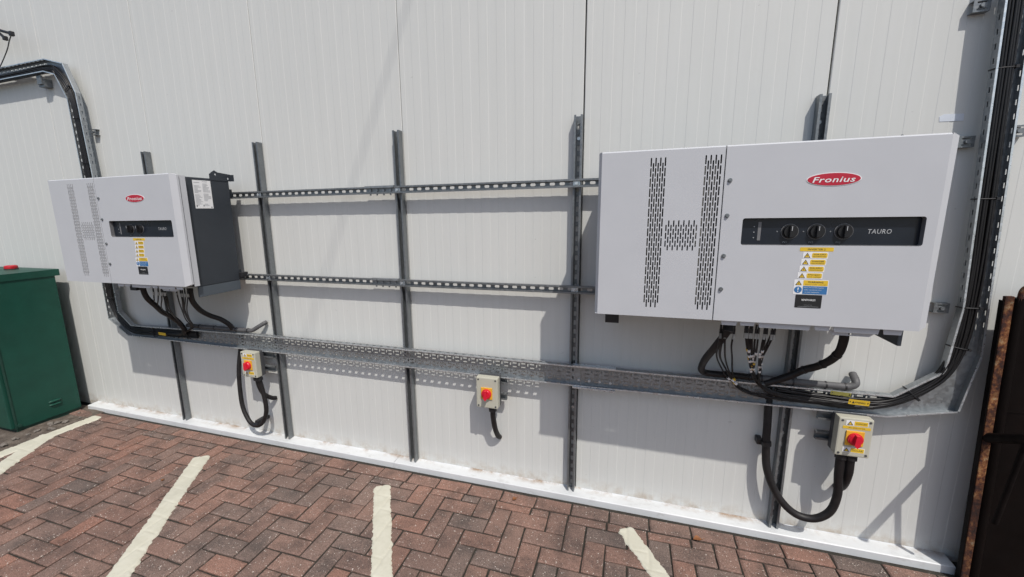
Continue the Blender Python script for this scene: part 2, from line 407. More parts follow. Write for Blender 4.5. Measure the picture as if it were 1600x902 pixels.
# painted lines
cells = {}
for q in pieces:
    for ix in range(int(math.floor(q[0]*10)), int(math.floor(q[1]*10))+1):
        for iy in range(int(math.floor(q[2]*10)), int(math.floor(q[3]*10))+1): cells.setdefault((ix, iy), []).append(q)
def joint_dist(x, d):
    for q in cells.get((int(math.floor(x*10)), int(math.floor(d*10))), ()):
        if q[0] <= x <= q[1] and q[2] <= d <= q[3]: return min(x-q[0], q[1]-x, d-q[2], q[3]-d)
    return .02
def line(name, a, b, wd, seedn):
    """a coat of paint: ragged edges, sinking a little into the joints below it"""
    rd = random.Random(seedn); a, b = Vector(a), Vector(b); L = min((b-a).length, 2.4); t = (b-a).normalized(); n = Vector((-t.y, t.x)); K = int(L/.0065); C = 18
    m = MB(); e1 = e2 = 0; vs = []
    for k in range(K+1):
        e1 = e1*.5+rd.uniform(-.0036, .0036); e2 = e2*.5+rd.uniform(-.0036, .0036); p = a+t*(L*k/K); cut = .014*max(0, 1-k/3)
        lo, hi = -(wd/2+e1-cut), wd/2+e2-cut
        for c in range(C+1):
            q = p+n*(lo+(hi-lo)*c/C); jd = joint_dist(q.x, -q.y); edge = 1 if c in (0, C) or k in (0, K) else 0
            vs.append((q.x, q.y, -.004 if edge else .0040-.0034*math.exp(-(jd/.0045)**2)+rd.uniform(-.0003, .0003)))
    m.add(vs, [(k*(C+1)+c, (k+1)*(C+1)+c, (k+1)*(C+1)+c+1, k*(C+1)+c+1) for k in range(K) for c in range(C)], None, True)
    return tag(m.build(name, 'paint'), kind='structure')
line('painted_line', (.40, -.345), (.40+.55*4.5, -.345-.835*4.5), .105, 1)
line('painted_line', (1.762, -.268), (1.762+.35*7, -.268-.565*7), .100, 2)
line('painted_line', (3.155, -.212), (3.155+.53*4, -.212-.90*4), .088, 3)
line('painted_line', (-.998, -.148), (-.99, -3.2), .106, 4)
line('painted_line', (-1.03, -.45), (-1.03+.565*4.5, -.45-.825*4.5), .115, 5).location.z = .0006

# ------------------------------------------------------------------ wall
PW = 1.0067; J0 = -.141
wall = empty('panel_wall', (0, 0, 0), 'tall off-white ribbed metal panel wall with vertical joints behind the inverters', 'wall')
m = MB(); m.box(J0-4*PW, J0+8*PW, .016, .1, -.05, 4.6); m.build('panel_core', 'core', wall)
for k in range(-4, 8):
    gl, gr = (.0035 if k in (3, 4) else .0016), (.0035 if k+1 in (3, 4) else .0016)
    x0, x1 = J0+k*PW+gl, J0+(k+1)*PW-gr; pr = [(x0, .014), (x0, .002), (x0+.003, 0)]
    dep, sl_ = .0007, .0025
    for i in range(10):
        a = x0+.028+i*.0965
        if a+.05 > x1-.01: break
        pr += [(a, 0), (a+sl_, dep), (a+.048, dep), (a+.048+sl_, 0)]
    pr += [(x1-.003, 0), (x1, .002), (x1, .014)]
    n = len(pr); m = MB(); m.add([(x, y, z) for z in (0, 4.6) for x, y in pr], [(i, i+1, n+i+1, n+i) for i in range(n-1)])
    m.build('wall_panel', 'wall', wall)
for x0, x1 in ((-1.262, 1.7295), (1.7325, 4.555)):     # folded base flashing in two lengths
    m = MB(); pr = [(-.0005, .0375), (-.003, .0335), (-.0740, .0295), (-.0775, .0260), (-.0775, -.013), (-.066, -.020), (-.002, -.020)]
    n = len(pr); m.add([(x, y, z) for x in (x0, x1) for y, z in pr], [(i, n+i, n+i+1, i+1) for i in range(n-1)]+[tuple(range(n)), tuple(range(2*n-1, n-1, -1))])
    m.build('base_flashing', 'flash', wall)
m = MB(); m.box(-1.24, 4.555, -.062, 0, -.05, -.0205); m.build('base_seal', 'core', wall)
m = MB(); m.prism([(4.272, 1.936), (4.347, 1.934), (4.345, 1.961), (4.283, 1.963), (4.270, 1.955)], lambda u, v, d: (u, -.0012+d, v), .001)
m.build('tape_scrap', 'tape', wall)['label'] = 'scrap of pale tape left on the panel'

# ------------------------------------------------------------------ struts and rails
def strut(name, length, depth, pitch=.05, slot=(.028, .013), upright=True):
    """slotted C-channel, local: run along +v, back at y=0, open side facing -y"""
    m = MB(); hw, t = .0205, .0025
    holes = []
    k = .035
    while k < length-.03:
        if upright: holes.append(rrect(-slot[1]/2, slot[1]/2, k-slot[0]/2, k+slot[0]/2, .005, 2))
        else: holes.append(rrect(k-slot[0]/2, k+slot[0]/2, -slot[1]/2, slot[1]/2, .005, 2))
        k += pitch
    if upright:
        m.plate([(-hw, 0), (hw, 0), (hw, length), (-hw, length)], holes, lambda u, v, d: (u, -t+d, v), t)
        for s in (-1, 1):
            m.box(s*hw, s*(hw-t), -depth, -t, 0, length)
            m.box(s*(hw-t), s*(hw-.0095), -depth, -depth+t, 0, length); m.box(s*(hw-.007), s*(hw-.0095), -depth+t, -depth+.008, 0, length)
    else:
        m.plate([(0, -hw), (length, -hw), (length, hw), (0, hw)], holes, lambda u, v, d: (u, -t+d, v), t)
        for s in (-1, 1):
            m.box(0, length, -depth, -t, s*hw, s*(hw-t))
            m.box(0, length, -depth, -depth+t, s*(hw-t), s*(hw-.0095)); m.box(0, length, -depth+t, -depth+.008, s*(hw-.007), s*(hw-.0095))
    return m
st_me = strut('s', 2.036, .041).mesh('channel', 'strut')
wh = ['first vertical galvanised channel, rising behind the left inverter', 'vertical galvanised channel just right of the left inverter', 'middle vertical galvanised channel, beside the rail splices',
      'vertical slotted channel at the left edge of the right inverter', 'vertical channel rising behind the right inverter, top showing above it']
for k, lb in enumerate(wh):
    r = empty('strut_channel', (J0+k*PW-.021, -.0022, .0335), lb, 'channel', 'vertical channels on the wall')
    o = bpy.data.objects.new('channel', st_me); COL.objects.link(o); o.parent = r
    for z in (1.93, .5): b = MB(); b.cyl((0, -.0026, z), (0, -1, 0), .009, .006, 6); b.build('bolt', 'zinc', r)
for z, lb in ((1.7455, 'upper horizontal slotted rail spanning between the two inverters'), (1.2075, 'lower horizontal slotted rail spanning between the two inverters')):
    r = empty('slotted_rail', (-.35, -.0435, z), lb, 'rail', 'horizontal rails between the inverters')
    strut('r', 4.38, .021, .05, (.027, .014), False).build('rail', 'strut', r)
    sp = MB(); x0 = 1.995                                   # splice
    sp.box(x0, x0+.19, -.0235, .001, .0212, .0242); sp.box(x0, x0+.19, -.0085, -.006, -.0175, .0175); sp.box(x0, x0+.19, -.0255, -.0235, .012, .0242)
    for i in range(4): sp.cyl((x0+.03+i*.044, -.0095, 0), (0, -1, 0), .0085, .007, 6); sp.cyl((x0+.03+i*.044, -.012, -.0205), (0, 0, -1), .005, .009, 6)
    sp.build('splice_plate', 'galv', r)
    for k in range(1, 4):
        q = MB(); xx = J0+k*PW-.021+.35
        q.box(xx-.017, xx+.017, -.0095, -.006, -.0165, .0165); q.cyl((xx, -.0095, 0), (0, -1, 0), .0085, .008, 6); q.build('channel_nut', 'zinc', r)

# ------------------------------------------------------------------ cable trays
YB, FL = -.0455, .030
def lerp2(a, b, t): return (a[0]+(b[0]-a[0])*t, a[1]+(b[1]-a[1])*t)
def tray(root, I, O, slotted, flange_slots=(), fh=.0028, base_name='tray_base'):
    """I, O: matching edge polylines (x, z) on the wall; a segment with True is perforated"""
    m = MB()
    for k in range(len(I)-1):
        a, b, c, d = I[k], I[k+1], O[k+1], O[k]; holes = []
        if slotted[k]:
            L = math.hypot(b[0]-a[0], b[1]-a[1]); n = int((L-.02)/.05)
            def q(s, t): return lerp2(lerp2(a, b, s), lerp2(d, c, s), t)
            wid = math.hypot(d[0]-a[0], d[1]-a[1])
            for i in range(n):
                s0 = (.02+.05*i)/L
                for t0 in (.25, .44, .63, .82):
                    def sl(s1, s2, w2, tc): return [q(s1, tc-w2), q(s2, tc-w2), q(s2, tc+w2), q(s1, tc+w2)]
                    holes.append(sl(s0, s0+.023/L, .0036/wid, t0))
                    if t0 in (.25, .63): holes.append(sl(s0+.033/L, s0+.0395/L, .0080/wid, t0+.055))
        m.plate([a, b, c, d], holes, fnY(YB), .0010)
    m.build(base_name, 'galv', root)
    for nm, E_, other in (('side_flange', I, O), ('side_flange', O, I)):
        f = MB(); t = .0012
        for k in range(len(E_)-1):
            a, b = Vector(E_[k]), Vector(E_[k+1]); L = (b-a).length; u = (b-a)/L
            nrm = Vector((-u.y, u.x)); mid = (Vector(other[k])+Vector(other[k+1]))/2
            if nrm.dot(mid-(a+b)/2) < 0: nrm = -nrm            # towards the tray's inside
            hol = []
            if k in flange_slots:
                i = .03
                while i < L-.03: hol.append([(i-.010, .014-fh), (i+.010, .014-fh), (i+.010, .014+fh), (i-.010, .014+fh)]); i += .05
            fn = lambda s, h, d, a=a, u=u, nrm=nrm: ((a+u*s+nrm*d).x, YB-h, (a+u*s+nrm*d).y)
            f.plate([(0, 0), (L, 0), (L, FL), (0, FL)], hol, fn, t)
            p0, p1, p2, p3 = a, b, b+nrm*.0065, a+nrm*.0065       # returned lip, its specular brightness put into the lighter zinc colour
            f.add([(p.x, YB-FL-y, p.y) for y in (0, .0022) for p in (p0, p1, p2, p3)], [(0, 1, 2, 3), (7, 6, 5, 4), (0, 4, 5, 1), (1, 5, 6, 2), (2, 6, 7, 3), (3, 7, 4, 0)], 'zinc')
        f.build(nm, 'galv', root)
T1 = empty('cable_tray', (0, 0, 0), 'galvanised tray running down from upper left behind the left inverter', 'cable tray')
I1 = [(-4.0, 2.750), (-.968, 2.757), (-.775, 2.705), (-.690, 2.50), (-.668, 1.95), (-.655, .892), (-.535, .792), (.60, .808)]
O1 = [(-4.0, 2.655), (-1.0, 2.672), (-.885, 2.640), (-.795, 2.47), (-.786, 1.95), (-.785, .83), (-.590, .702), (.60, .693)]
T2 = empty('cable_tray', (0, 0, 0), 'long straight empty perforated tray between the two inverters, above the middle switch', 'cable tray')
I2 = [(.602, .808), (2.9, .799)]; O2 = [(.602, .693), (2.9, .686)]
T3 = empty('cable_tray', (0, 0, 0), 'galvanised tray under the right inverter turning up the wall at the far right', 'cable tray')
I3 = [(2.902, .799), (4.235, .799), (4.388, .925), (4.408, 1.20), (4.362, 2.33), (4.325, 3.4)]
O3 = [(2.902, .686), (4.225, .698), (4.462, .752), (4.500, 1.00), (4.452, 2.12), (4.418, 3.4)]
# flanges: ensure slot 0 is galvanised
def tray2(root, I, O, sl, fs, fh=.0028):
    orig = MB.plate
    def pl(s, outer, holes, fn, d, mat=None): return orig(s, outer, holes, fn, d, mat or 'galv')
    MB.plate = pl; tray(root, I, O, sl, fs, fh); MB.plate = orig
tray2(T1, I1, O1, [1, 0, 0, 1, 1, 0, 1], (0, 3, 4))
tray2(T2, I2, O2, [1], (0,), .0045)
tray2(T3, I3, O3, [1, 0, 0, 1, 1], (0, 3, 4))
m = MB()
for (x0, x1, z0, z1) in ((2.86, 3.08, .8015, .8045), (2.86, 3.08, .6805, .6835)): m.box(x0, x1, YB-FL-.006, YB-.002, z0, z1)
for z in (.8045, .677): m.box(2.86, 3.08, YB-FL-.0095, YB-FL-.006, z-.008 if z > .7 else z, z if z > .7 else z+.009)
for i in range(4): m.cyl((2.89+i*.055, YB-.001, .712), (0, -1, 0), .0075, .005, 8)
m.build('splice_plate', 'zinc', T3)
def bracket(root, x, z, wd=.05, h=.042, y1=YB+.002):
    b = MB(); b.plate([(x, z), (x+wd, z), (x+wd, z+h), (x, z+h)], [rrect(x+.01, x+wd-.01, z+.006, z+.012), rrect(x+.01, x+wd-.01, z+h-.012, z+h-.006)], fnY(y1-.0), .0025)
    b.box(x, x+wd, y1+.0025, -.001, z, z+.0025); b.box(x, x+wd, y1+.0025, -.001, z+h-.0025, z+h); b.cyl((x+wd/2, y1-.0005, z+h/2), (0, -1, 0), .008, .007, 6)
    b.build('wall_bracket', 'strut', root)
for z, x in ((2.315, 4.302), (1.83, 4.328), (1.165, 4.345)): bracket(T3, x, z, .05, .042, -.028)
bracket(T3, 4.475, 1.86, .05, .042, -.028); bracket(T1, -.678, 2.215, .045, .042, -.028)
m = MB(); m.box(-1.13, -1.06, -.05, -.001, 2.585, 2.640); m.box(-1.12, -1.07, -.062, -.05, 2.60, 2.66); m.build('wall_bracket', 'strut', T1)

# ------------------------------------------------------------------ inverters
YF = -.475
def slot(cx, cz, w_, h): 
    r = w_/2; return [(cx-r, cz-h/2+r), (cx-r*.6, cz-h/2+r*.25), (cx+r*.6, cz-h/2+r*.25), (cx+r, cz-h/2+r), (cx+r, cz+h/2-r), (cx+r*.6, cz+h/2-r*.25), (cx-r*.6, cz+h/2-r*.25), (cx-r, cz+h/2-r)]
def vent_holes():
    H = []
    for x0 in (.193, .380):
        for c in range(7):
            off = .019 if c % 2 == 0 else 0
            for r_ in range(15): H.append(slot(x0+c*.0083, .060+r_*.0375+off-.006, .0050, .0335))
    for c in range(13):
        up = c % 2
        for r_ in range(3):
            cz = .292+r_*.0300+(.015 if up else 0)
            if up and r_ == 2: continue
            H.append(slot(.258+c*.00885, cz, .0048, .0255))
        if up: H.append(slot(.258+c*.00885, .2765, .0048, .022)); H.append(slot(.258+c*.00885, .292+2*.030+.0165, .0048, .026))
    return [h for h in H]
IW, IH = 1.104, .645
def make_inverter(loc, label, n_knobs, number, side_plate):
    yf = YF-loc[1]                                # local front plane
    r = empty('solar_inverter', loc, label, 'inverter', 'wall-hung inverters')
    CH, RET, CY_ = .028, .034, .022
    # left vent panel
    m = MB(); m.plate([(.012, 0), (.4425, 0), (.4425, IH-.005), (.012, IH-.005)], vent_holes(), fnY(yf), .0018)
    m.add([(.012, yf, IH-.005), (.4425, yf, IH-.005), (.4425, yf+.006, IH), (.012, yf+.006, IH)], [(0, 1, 2, 3)])
    m.add([(.012, yf, 0), (0, yf+.020, .004), (0, yf+.020, IH-.004), (.012, yf, IH)], [(0, 3, 2, 1)])
    m.box(0, .002, yf+.020, yf+RET, .004, IH-.004); m.box(.003, .4425, yf+.006, yf+RET, IH-.0025, IH-.0005); m.box(.003, .4425, yf+.0018, yf+.045, .0005, .0025); m.box(.4405, .4425, yf+.0018, yf+.04, .003, IH-.003)
    m.build('vent_panel', 'cover', r)
    # right front panel with its window
    WX0, WX1, WZ0, WZ1 = .516, 1.046, .289, .386
    m = MB(); m.plate([(.4462, 0), (IW-CH, 0), (IW-CH, IH-.005), (.4462, IH-.005)], [rrect(WX0, WX1, WZ0, WZ1, .008)], fnY(yf), .0018)
    m.add([(.4462, yf, IH-.005), (IW-CH, yf, IH-.005), (IW-CH, yf+.006, IH), (.4462, yf+.006, IH)], [(0, 1, 2, 3)])
    m.add([(IW-CH, yf, 0), (IW, yf+CY_, .012), (IW, yf+CY_, IH-.008), (IW-CH, yf, IH)], [(0, 1, 2, 3)])
    m.box(IW-.002, IW, yf+CY_, yf+RET, .012, IH-.008); m.box(.4462, IW-CH, yf+.006, yf+RET, IH-.0025, IH-.0005); m.box(.4462, IW-CH, yf+.0018, yf+.045, .0005, .0025)
    m.add([(IW-CH, yf+.001, IH-.0005), (IW, yf+CY_, IH-.008), (IW, yf+RET, IH-.008), (IW-CH, yf+RET, IH-.0005)], [(0, 1, 2, 3)])
    m.add([(IW-CH, yf+.001, .0005), (IW, yf+CY_, .012), (IW, yf+RET, .012), (IW-CH, yf+RET, .0005)], [(3, 2, 1, 0)])
    m.box(.4462, .448, yf+.0018, yf+.04, .003, IH-.003)
    fp = m.build('front_panel', 'cover', r)
    # window reveal, fascia and switches
    m = MB(); inn = rrect(WX0+.001, WX1-.001, WZ0+.001, WZ1-.001, .0075); k = len(inn)
    m.add([(x, yf+.0005, z) for x, z in inn]+[(x, yf+.020, z) for x, z in inn], [(i, k+i, k+(i+1) % k, (i+1) % k) for i in range(k)]); m.build('window_reveal', 'reveal', r)
    m = MB(); m.box(WX0-.01, WX1+.01, yf+.020, yf+.026, WZ0-.01, WZ1+.01); fa = m.build('display_fascia', 'display', r)
    for i in range(n_knobs):
        kx = .672+.0805*i; kz = .337; kn = MB(); y0 = yf+.0198
        rg = MB(); rg.cyl((kx, y0, kz), (0, -1, 0), .0275, .0025, 28); rg.build('switch_ring', 'reveal', fa); kn.cyl((kx, y0-.0025, kz), (0, -1, 0), .0255, .003, 24); kn.cyl((kx, y0-.004, kz), (0, -1, 0), .0225, .010, 24, None, .0205)
        kn.box(kx-.0058, kx+.0058, y0-.026, y0-.012, kz-.021, kz+.021, None, .002)
        ko = kn.build('rotary_switch', 'knob', r); mk = MB(); mk.box(kx-.001, kx+.001, y0-.0265, y0-.026, kz+.004, kz+.019); mk.build('pointer', 'silver', ko)
        text(fa, 'PV%d' % (i+1), kx-.012, y0-.0006, WZ0+.010, .006, 'greyink')
        text(fa, 'o', kx-.038, y0-.0006, kz, .004, 'silver')
    for i in range(3):
        d = MB(); d.cyl((.560, yf+.0199, .315+i*.020), (0, -1, 0), .0022, .0008, 10); d.build('indicator', 'greyink', fa)
    m = MB(); m.box(.572, .582, yf+.0192, yf+.0199, .305, .372); m.build('indicator_strip', 'reveal', fa)
    text(fa, 'TAURO', .935, yf+.0193, .337, .0155, 'silver', .066, .12, .0)
    # badge
    bx, bz = .777, .514; el = lambda a, b: [(bx+a*math.cos(2*math.pi*k/40), bz+b*math.sin(2*math.pi*k/40)) for k in range(40)]
    bd = MB(); bd.prism(el(.0785, .0225), lambda u, v, d: (u, yf-.0012+d, v), .0012); b0 = bd.build('logo_badge', 'white', r); b0['label'] = 'red oval badge with white slanted lettering'
    b2 = MB(); b2.prism(el(.0755, .0205), lambda u, v, d: (u, yf-.0020+d, v), .0009); b2.build('badge_face', 'red', b0)
    text(b0, 'Fronius', bx, yf-.0028, bz-.001, .0185, 'white', .122, .22, .012)
    # fixing bolts between the panels
    for z in (.522, .396, .248, .122):
        b = MB(); b.cyl((.4635, yf, z), (0, -1, 0), .0078, .003, 14); b.cyl((.4635, yf-.003, z), (0, -1, 0), .0055, .004, 6); b.build('bolt', 'strut', r)
    # labels down the front
    def sticker(nm, x0, x1, z0, z1, mat, lift=.0006, rr=.002):
        b = MB(); b.prism(rrect(x0, x1, z0, z1, rr, 2), lambda u, v, d: (u, yf-lift+d, v), lift-.0001); return b.build(nm, mat, r)
    def tri(par, cx, cz, h):
        b = MB(); b.prism([(cx-h*.58, cz-h/2), (cx+h*.58, cz-h/2), (cx, cz+h/2)], lambda u, v, d: (u, yf-.0010+d, v), .0003); t = b.build('warning_triangle', 'ink', par)
        b = MB(); h2 = h*.66; b.prism([(cx-h2*.58, cz-h*.40), (cx+h2*.58, cz-h*.40), (cx, cz+h*.27)], lambda u, v, d: (u, yf-.0013+d, v), .0003)
        b.build('triangle_face', 'yellow', par)
        b = MB(); b.prism([(cx+h*.03, cz+h*.12), (cx-h*.12, cz-h*.12), (cx-h*.01, cz-h*.12), (cx-h*.04, cz-h*.33), (cx+h*.12, cz-h*.05), (cx+h*.01, cz-h*.05)], lambda u, v, d: (u, yf-.0016+d, v), .0003); b.build('bolt_mark', 'ink', par)
    X = .754; s = sticker('warning_label', X-.050, X+.050, .2685, .2825, 'yellow'); text(s, 'INVERTER %d' % number, X, yf-.0009, .2755, .0062, 'ink', .052, 0, .01)
    rows = [('SOLAR SUPPLY', 'ISOLATE BEFORE WORK'), ('DANGER', 'HIGH VOLTAGE DC'), ('DUAL SUPPLY', 'ISOLATE BOTH'), ('Danger', 'Live cables')]
    for i, (a, b) in enumerate(rows):
        zt = .266-i*.0242; dx = -.003*i; s = sticker('warning_label', X-.039+dx, X+.036+dx, zt-.0228, zt, 'white')
        tri(s, X-.026+dx, zt-.0114, .0175)
        p = MB(); p.prism(rrect(X-.012+dx, X+.034+dx, zt-.0205, zt-.0030, .004, 2), lambda u, v, d: (u, yf-.0009+d, v), .0003); p.build('text_panel', 'yellow', s)
        text(s, a, X+.011+dx, yf-.0012, zt-.0085, .0048, 'ink', .036, 0, .015); text(s, b, X+.011+dx, yf-.0012, zt-.0155, .0036, 'ink', .038)
    X2 = .750; s = sticker('warning_label', X2-.052, X2+.052, .1135, .1665, 'white')
    for (z0, z1, mt) in ((.1455, .1650, 'yellow'), (.1150, .1440, 'blue')):
        p = MB(); p.prism(rrect(X2-.024, X2+.050, z0, z1, .001, 2), lambda u, v, d: (u, yf-.0009+d, v), .0003); p.build('text_panel', mt, s)
    tri(s, X2-.038, .1555, .0175)
    p = MB(); p.cyl((X2-.038, yf-.0006, .1300), (0, -1, 0), .0120, .0004, 20); p.build('mandatory_disc', 'blue', s); text(s, '!', X2-.038, yf-.0013, .1300, .0165, 'white', .004)
    text(s, 'WARNING', X2+.013, yf-.0012, .1585, .0062, 'ink', .046, 0, .02); text(s, 'Solar PV system connected', X2+.013, yf-.0012, .1500, .0034, 'ink', .062)
    for i, tx in enumerate(('Isolate AC and DC supplies', 'before carrying out work', 'on this equipment')): text(s, tx, X2+.009-.002*i, yf-.0012, .1385-i*.0085, .0042, 'white', .060-.008*i)
    s = sticker('name_label', X2-.043, X2+.038, .0640, .1120, 'black'); text(s, 'RENEWABLES', X2-.002, yf-.0009, .0935, .0068, 'white', .042, 0, .01); text(s, 'installed by', X2-.002, yf-.0009, .0745, .0034, 'greyink', .024); 
    p = MB(); p.box(X2-.033, X2+.030, yf-.0009, yf-.0006, .0683, .0692); p.build('rule', 'greyink', s)
    # body behind the covers
    yb = -.100-loc[1]
    m = MB(); m.box(.022, IW-.026, yf+.074, yb, -.015, IH-.012, None, .006); m.build('body', 'body', r)
    m = MB(); m.box(.022, IW-.026, yf+.060, yf+.0725, .02, IH-.018); m.build('vent_backing', 'inner', r)
    m = MB()
    for x0 in (.188, .375):
        for i in range(4): m.box(x0+i*.017-.010, x0+i*.017-.006, yf+.022, yf+.058, .04, .60)
    m.build('heat_sink_fins', 'fin', r)
    m = MB(); m.box(.003, .006, yf+.040, yf+.0735, .006, IH-.006); m.box(IW-.007, IW-.004, yf+.040, yf+.0735, -.004, IH-.010); m.box(.006, IW-.007, yf+.040, yf+.0735, IH-.0155, IH-.0125); m.box(.006, IW-.007, yf+.05, yf+.0735, .006, .009); m.build('cover_rim', 'cover', r)
    m = MB(); m.box(.008, .016, yf+.030, yf+.0395, .010, IH-.017); m.box(IW-.018, IW-.009, yf+.030, yf+.0395, .010, IH-.017); m.build('cover_seal', 'inner', r)
    m = MB(); m.box(IW-.040, IW-.027, yf+.080, yb-.004, -.078, -.0155, None, .003); m.build('side_skirt', 'housing', r)
    # folded tabs along the lower edge
    for a, b, dz in ((.476, .533, -.020), (.540, .592, -.018), (.602, .770, -.022), (.780, .830, -.020), (.838, .975, -.022), (.983, 1.040, -.021)):
        t = MB(); t.prism([(a, .0), (a+.004, dz), (b-.004, dz), (b, .0)], lambda u, v, d: (u, yf+.012+d, v), .0016); t.build('lower_tab', 'cover', r)
    m = MB(); m.plate([(.83, -.022), (.975, -.022), (.955, -.038), (.85, -.038)], [rrect(.893, .903, -.034, -.028)], fnY(yf+.03), .002); m.build('earth_plate', 'cover', r)
    # hanging lug, foot and lower support wedge
    m = MB(); m.plate([(0, 0), (.145, 0), (.145, .042), (.055, .050), (.035, .060), (.018, .050), (0, .036)], [rrect(.034, .046, .030, .042, .005), rrect(.12, .132, .010, .022, .004)], lambda u, v, d: (IW-.028+d, yb-.13+u, IH-.022+v), .005)
    m.box(IW-.028, IW+.004, yb+.010, yb+.015, IH-.022, IH+.018); m.build('hanging_lug', 'body', r)
    for xf in (.05, ): 
        m = MB(); m.box(xf-.02, xf+.045, yb-.03, yb+.01, -.125, -.014, None, .003); m.build('foot', 'plast', r)
    m = MB(); m.box(IW-.028, IW-.006, yb-.01, yb+.045, .0, .035, None, .003); m.build('rail_clip', 'plast', r)
    m = MB(); m.box(.05, IW-.05, yb, yb+.036, .52, .575); m.box(.05, IW-.05, yb, yb+.036, .0, .05); m.build('mounting_bracket', 'body', r)
    if side_plate:
        sx = IW-.0255; f = lambda u, v, d: (sx+d, yf+.130+u, .452+v)
        m = MB(); m.prism([(0, 0), (.115, 0), (.115, .165), (0, .165)], f, .0008); rp = m.build('rating_plate', 'white', r)
        rd = random.Random(3); b = MB()
        for i in range(22):
            for x0, x1 in ((.006, .052), (.060, .108)):
                if rd.random() < .25: continue
                z = .157-i*.0066; e = x0+(x1-x0)*rd.uniform(.45, 1); b.prism([(x0, z), (e, z), (e, z+.0022), (x0, z+.0022)], lambda u, v, d: (sx+.0009+d, yf+.130+u, .452+v), .0003)
        for q in ((.006, .008, .014, .020), (.1, .003, .108, .011), (.05, .012, .058, .022)): b.prism([(q[0], q[1]), (q[2], q[1]), (q[2], q[3]), (q[0], q[3])], lambda u, v, d: (sx+.0009+d, yf+.130+u, .452+v), .0003)
        b.build('printed_text', 'greyink', rp)
    return r
make_inverter((-.418, -.075, 1.2085), 'left light-grey inverter with two visible switch knobs and a dark side showing a rating plate', 2, 1, True)
make_inverter((2.990, -.075, 1.1870), 'large light-grey inverter on the right with three switch knobs in its window', 3, 2, False)

# ------------------------------------------------------------------ isolator switches
def isolator(x, z, label, brx, labels, glands):
    r = empty('isolator_switch', (x, -.045, z), label, 'switch', 'rotary isolators under the tray')
    W_, H_ = .126, .180; y0, y1, y2 = -.020, -.052, -.097
    m = MB(); m.box(-.001+.002, W_-.001, y0, y1, .002, H_-.002, None, .004); m.build('enclosure_back', 'boxback', r)
    m = MB(); m.box(0, W_, y1, y2, 0, H_, None, .006); m.build('lid', 'beige', r)
    for sx in (.013, W_-.013):
        for sz in (.013, H_-.013):
            b = MB(); b.cyl((sx, y2, sz), (0, -1, 0), .0052, .0012, 10); b.build('lid_screw', 'boxback', r)
    cz = .088
    m = MB(); m.box(.030, .096, y2-.006, y2, cz-.033, cz+.035, None, .002); m.build('switch_plate', 'orange', r)
    k = MB(); k.cyl((.063, y2-.006, cz), (0, -1, 0), .0285, .010, 28, None, .0275); k.cyl((.063, y2-.016, cz), (0, -1, 0), .025, .004, 28, None, .022)
    k.prism([(-.0065, .026), (.0065, .026), (.011, -.018), (.0, -.031), (-.011, -.018)], lambda u, v, d: (.063+u, y2-.036+d, cz+v), .022); k.build('rotary_handle', 'redknob', r)
    def st(nm, a, b, c, d, mt, lift=.0008):
        q = MB(); q.prism(rrect(a, b, c, d, .001, 2), lambda u, v, e: (u, y2-lift+e, v), lift-.0001); return q.build(nm, mt, r)
    def wl(a, b, c, d, top, yel=True):
        s = st('warning_label', a, b, c, d, 'white'); h = d-c; cx = a+h*.62
        q = MB(); q.prism([(cx-h*.46, c+h*.12), (cx+h*.46, c+h*.12), (cx, d-h*.1)], lambda u, v, e: (u, y2-.0012+e, v), .0003); q.build('warning_triangle', 'ink', s)
        q = MB(); q.prism([(cx-h*.26, c+h*.22), (cx+h*.26, c+h*.22), (cx, d-h*.32)], lambda u, v, e: (u, y2-.0015+e, v), .0003); q.build('triangle_face', 'yellow', s)
        q = MB(); q.prism(rrect(a+h*1.25, b-.002, c+.002, d-.002, .001, 2), lambda u, v, e: (u, y2-.0012+e, v), .0003); q.build('text_panel', 'yellow', s)
        if top: text(s, top, (a+h*1.25+b)/2, y2-.0016, (c+d)/2, h*.3, 'ink', (b-a-h*1.25)*.75)
    if labels:
        wl(.026, .106, .146, .170, 'DANGER'); s = st('warning_label', .016, .116, .131, .143, 'yellow', .0011); text(s, 'AC ISOLATOR', .066, y2-.0015, .137, .0055, 'ink', .06)
        wl(.026, .106, .020, .044, 'SOLAR')
    for gx in glands:
        g = MB(); g.cyl((gx, (y1+y2)/2+.012, .001), (0, 0, -1), .020, .014, 8); g.cyl((gx, (y1+y2)/2+.012, -.013), (0, 0, -1), .0235, .016, 8); g.build('cable_gland', 'plast', r)
    for bz in (.045, .145):
        q = MB(); a, b = brx; hw = .0205
        q.box(a, b, -.0015, .0, bz-hw, bz+hw); q.box(a, b, y0, -.0015, bz+hw-.0025, bz+hw); q.box(a, b, y0, -.0015, bz-hw, bz-hw+.0025)
        q.box(a, b, y0-.0002, y0+.002, bz+hw-.0095, bz+hw-.0025); q.box(a, b, y0-.0002, y0+.002, bz-hw+.0025, bz-hw+.0095); q.build('support_rail', 'strut', r)
    return r
isolator(.620, .522, 'left isolator switch with yellow labels and a looped black conduit', (.005, .205), True, (.083, .103))
isolator(2.334, .526, 'middle isolator switch, plain lid without labels, under the empty tray', (.006, .155), False, (.085,))
isolator(4.026, .524, 'right isolator switch with yellow labels below the right inverter', (-.048, .12), True, (.040, .078))

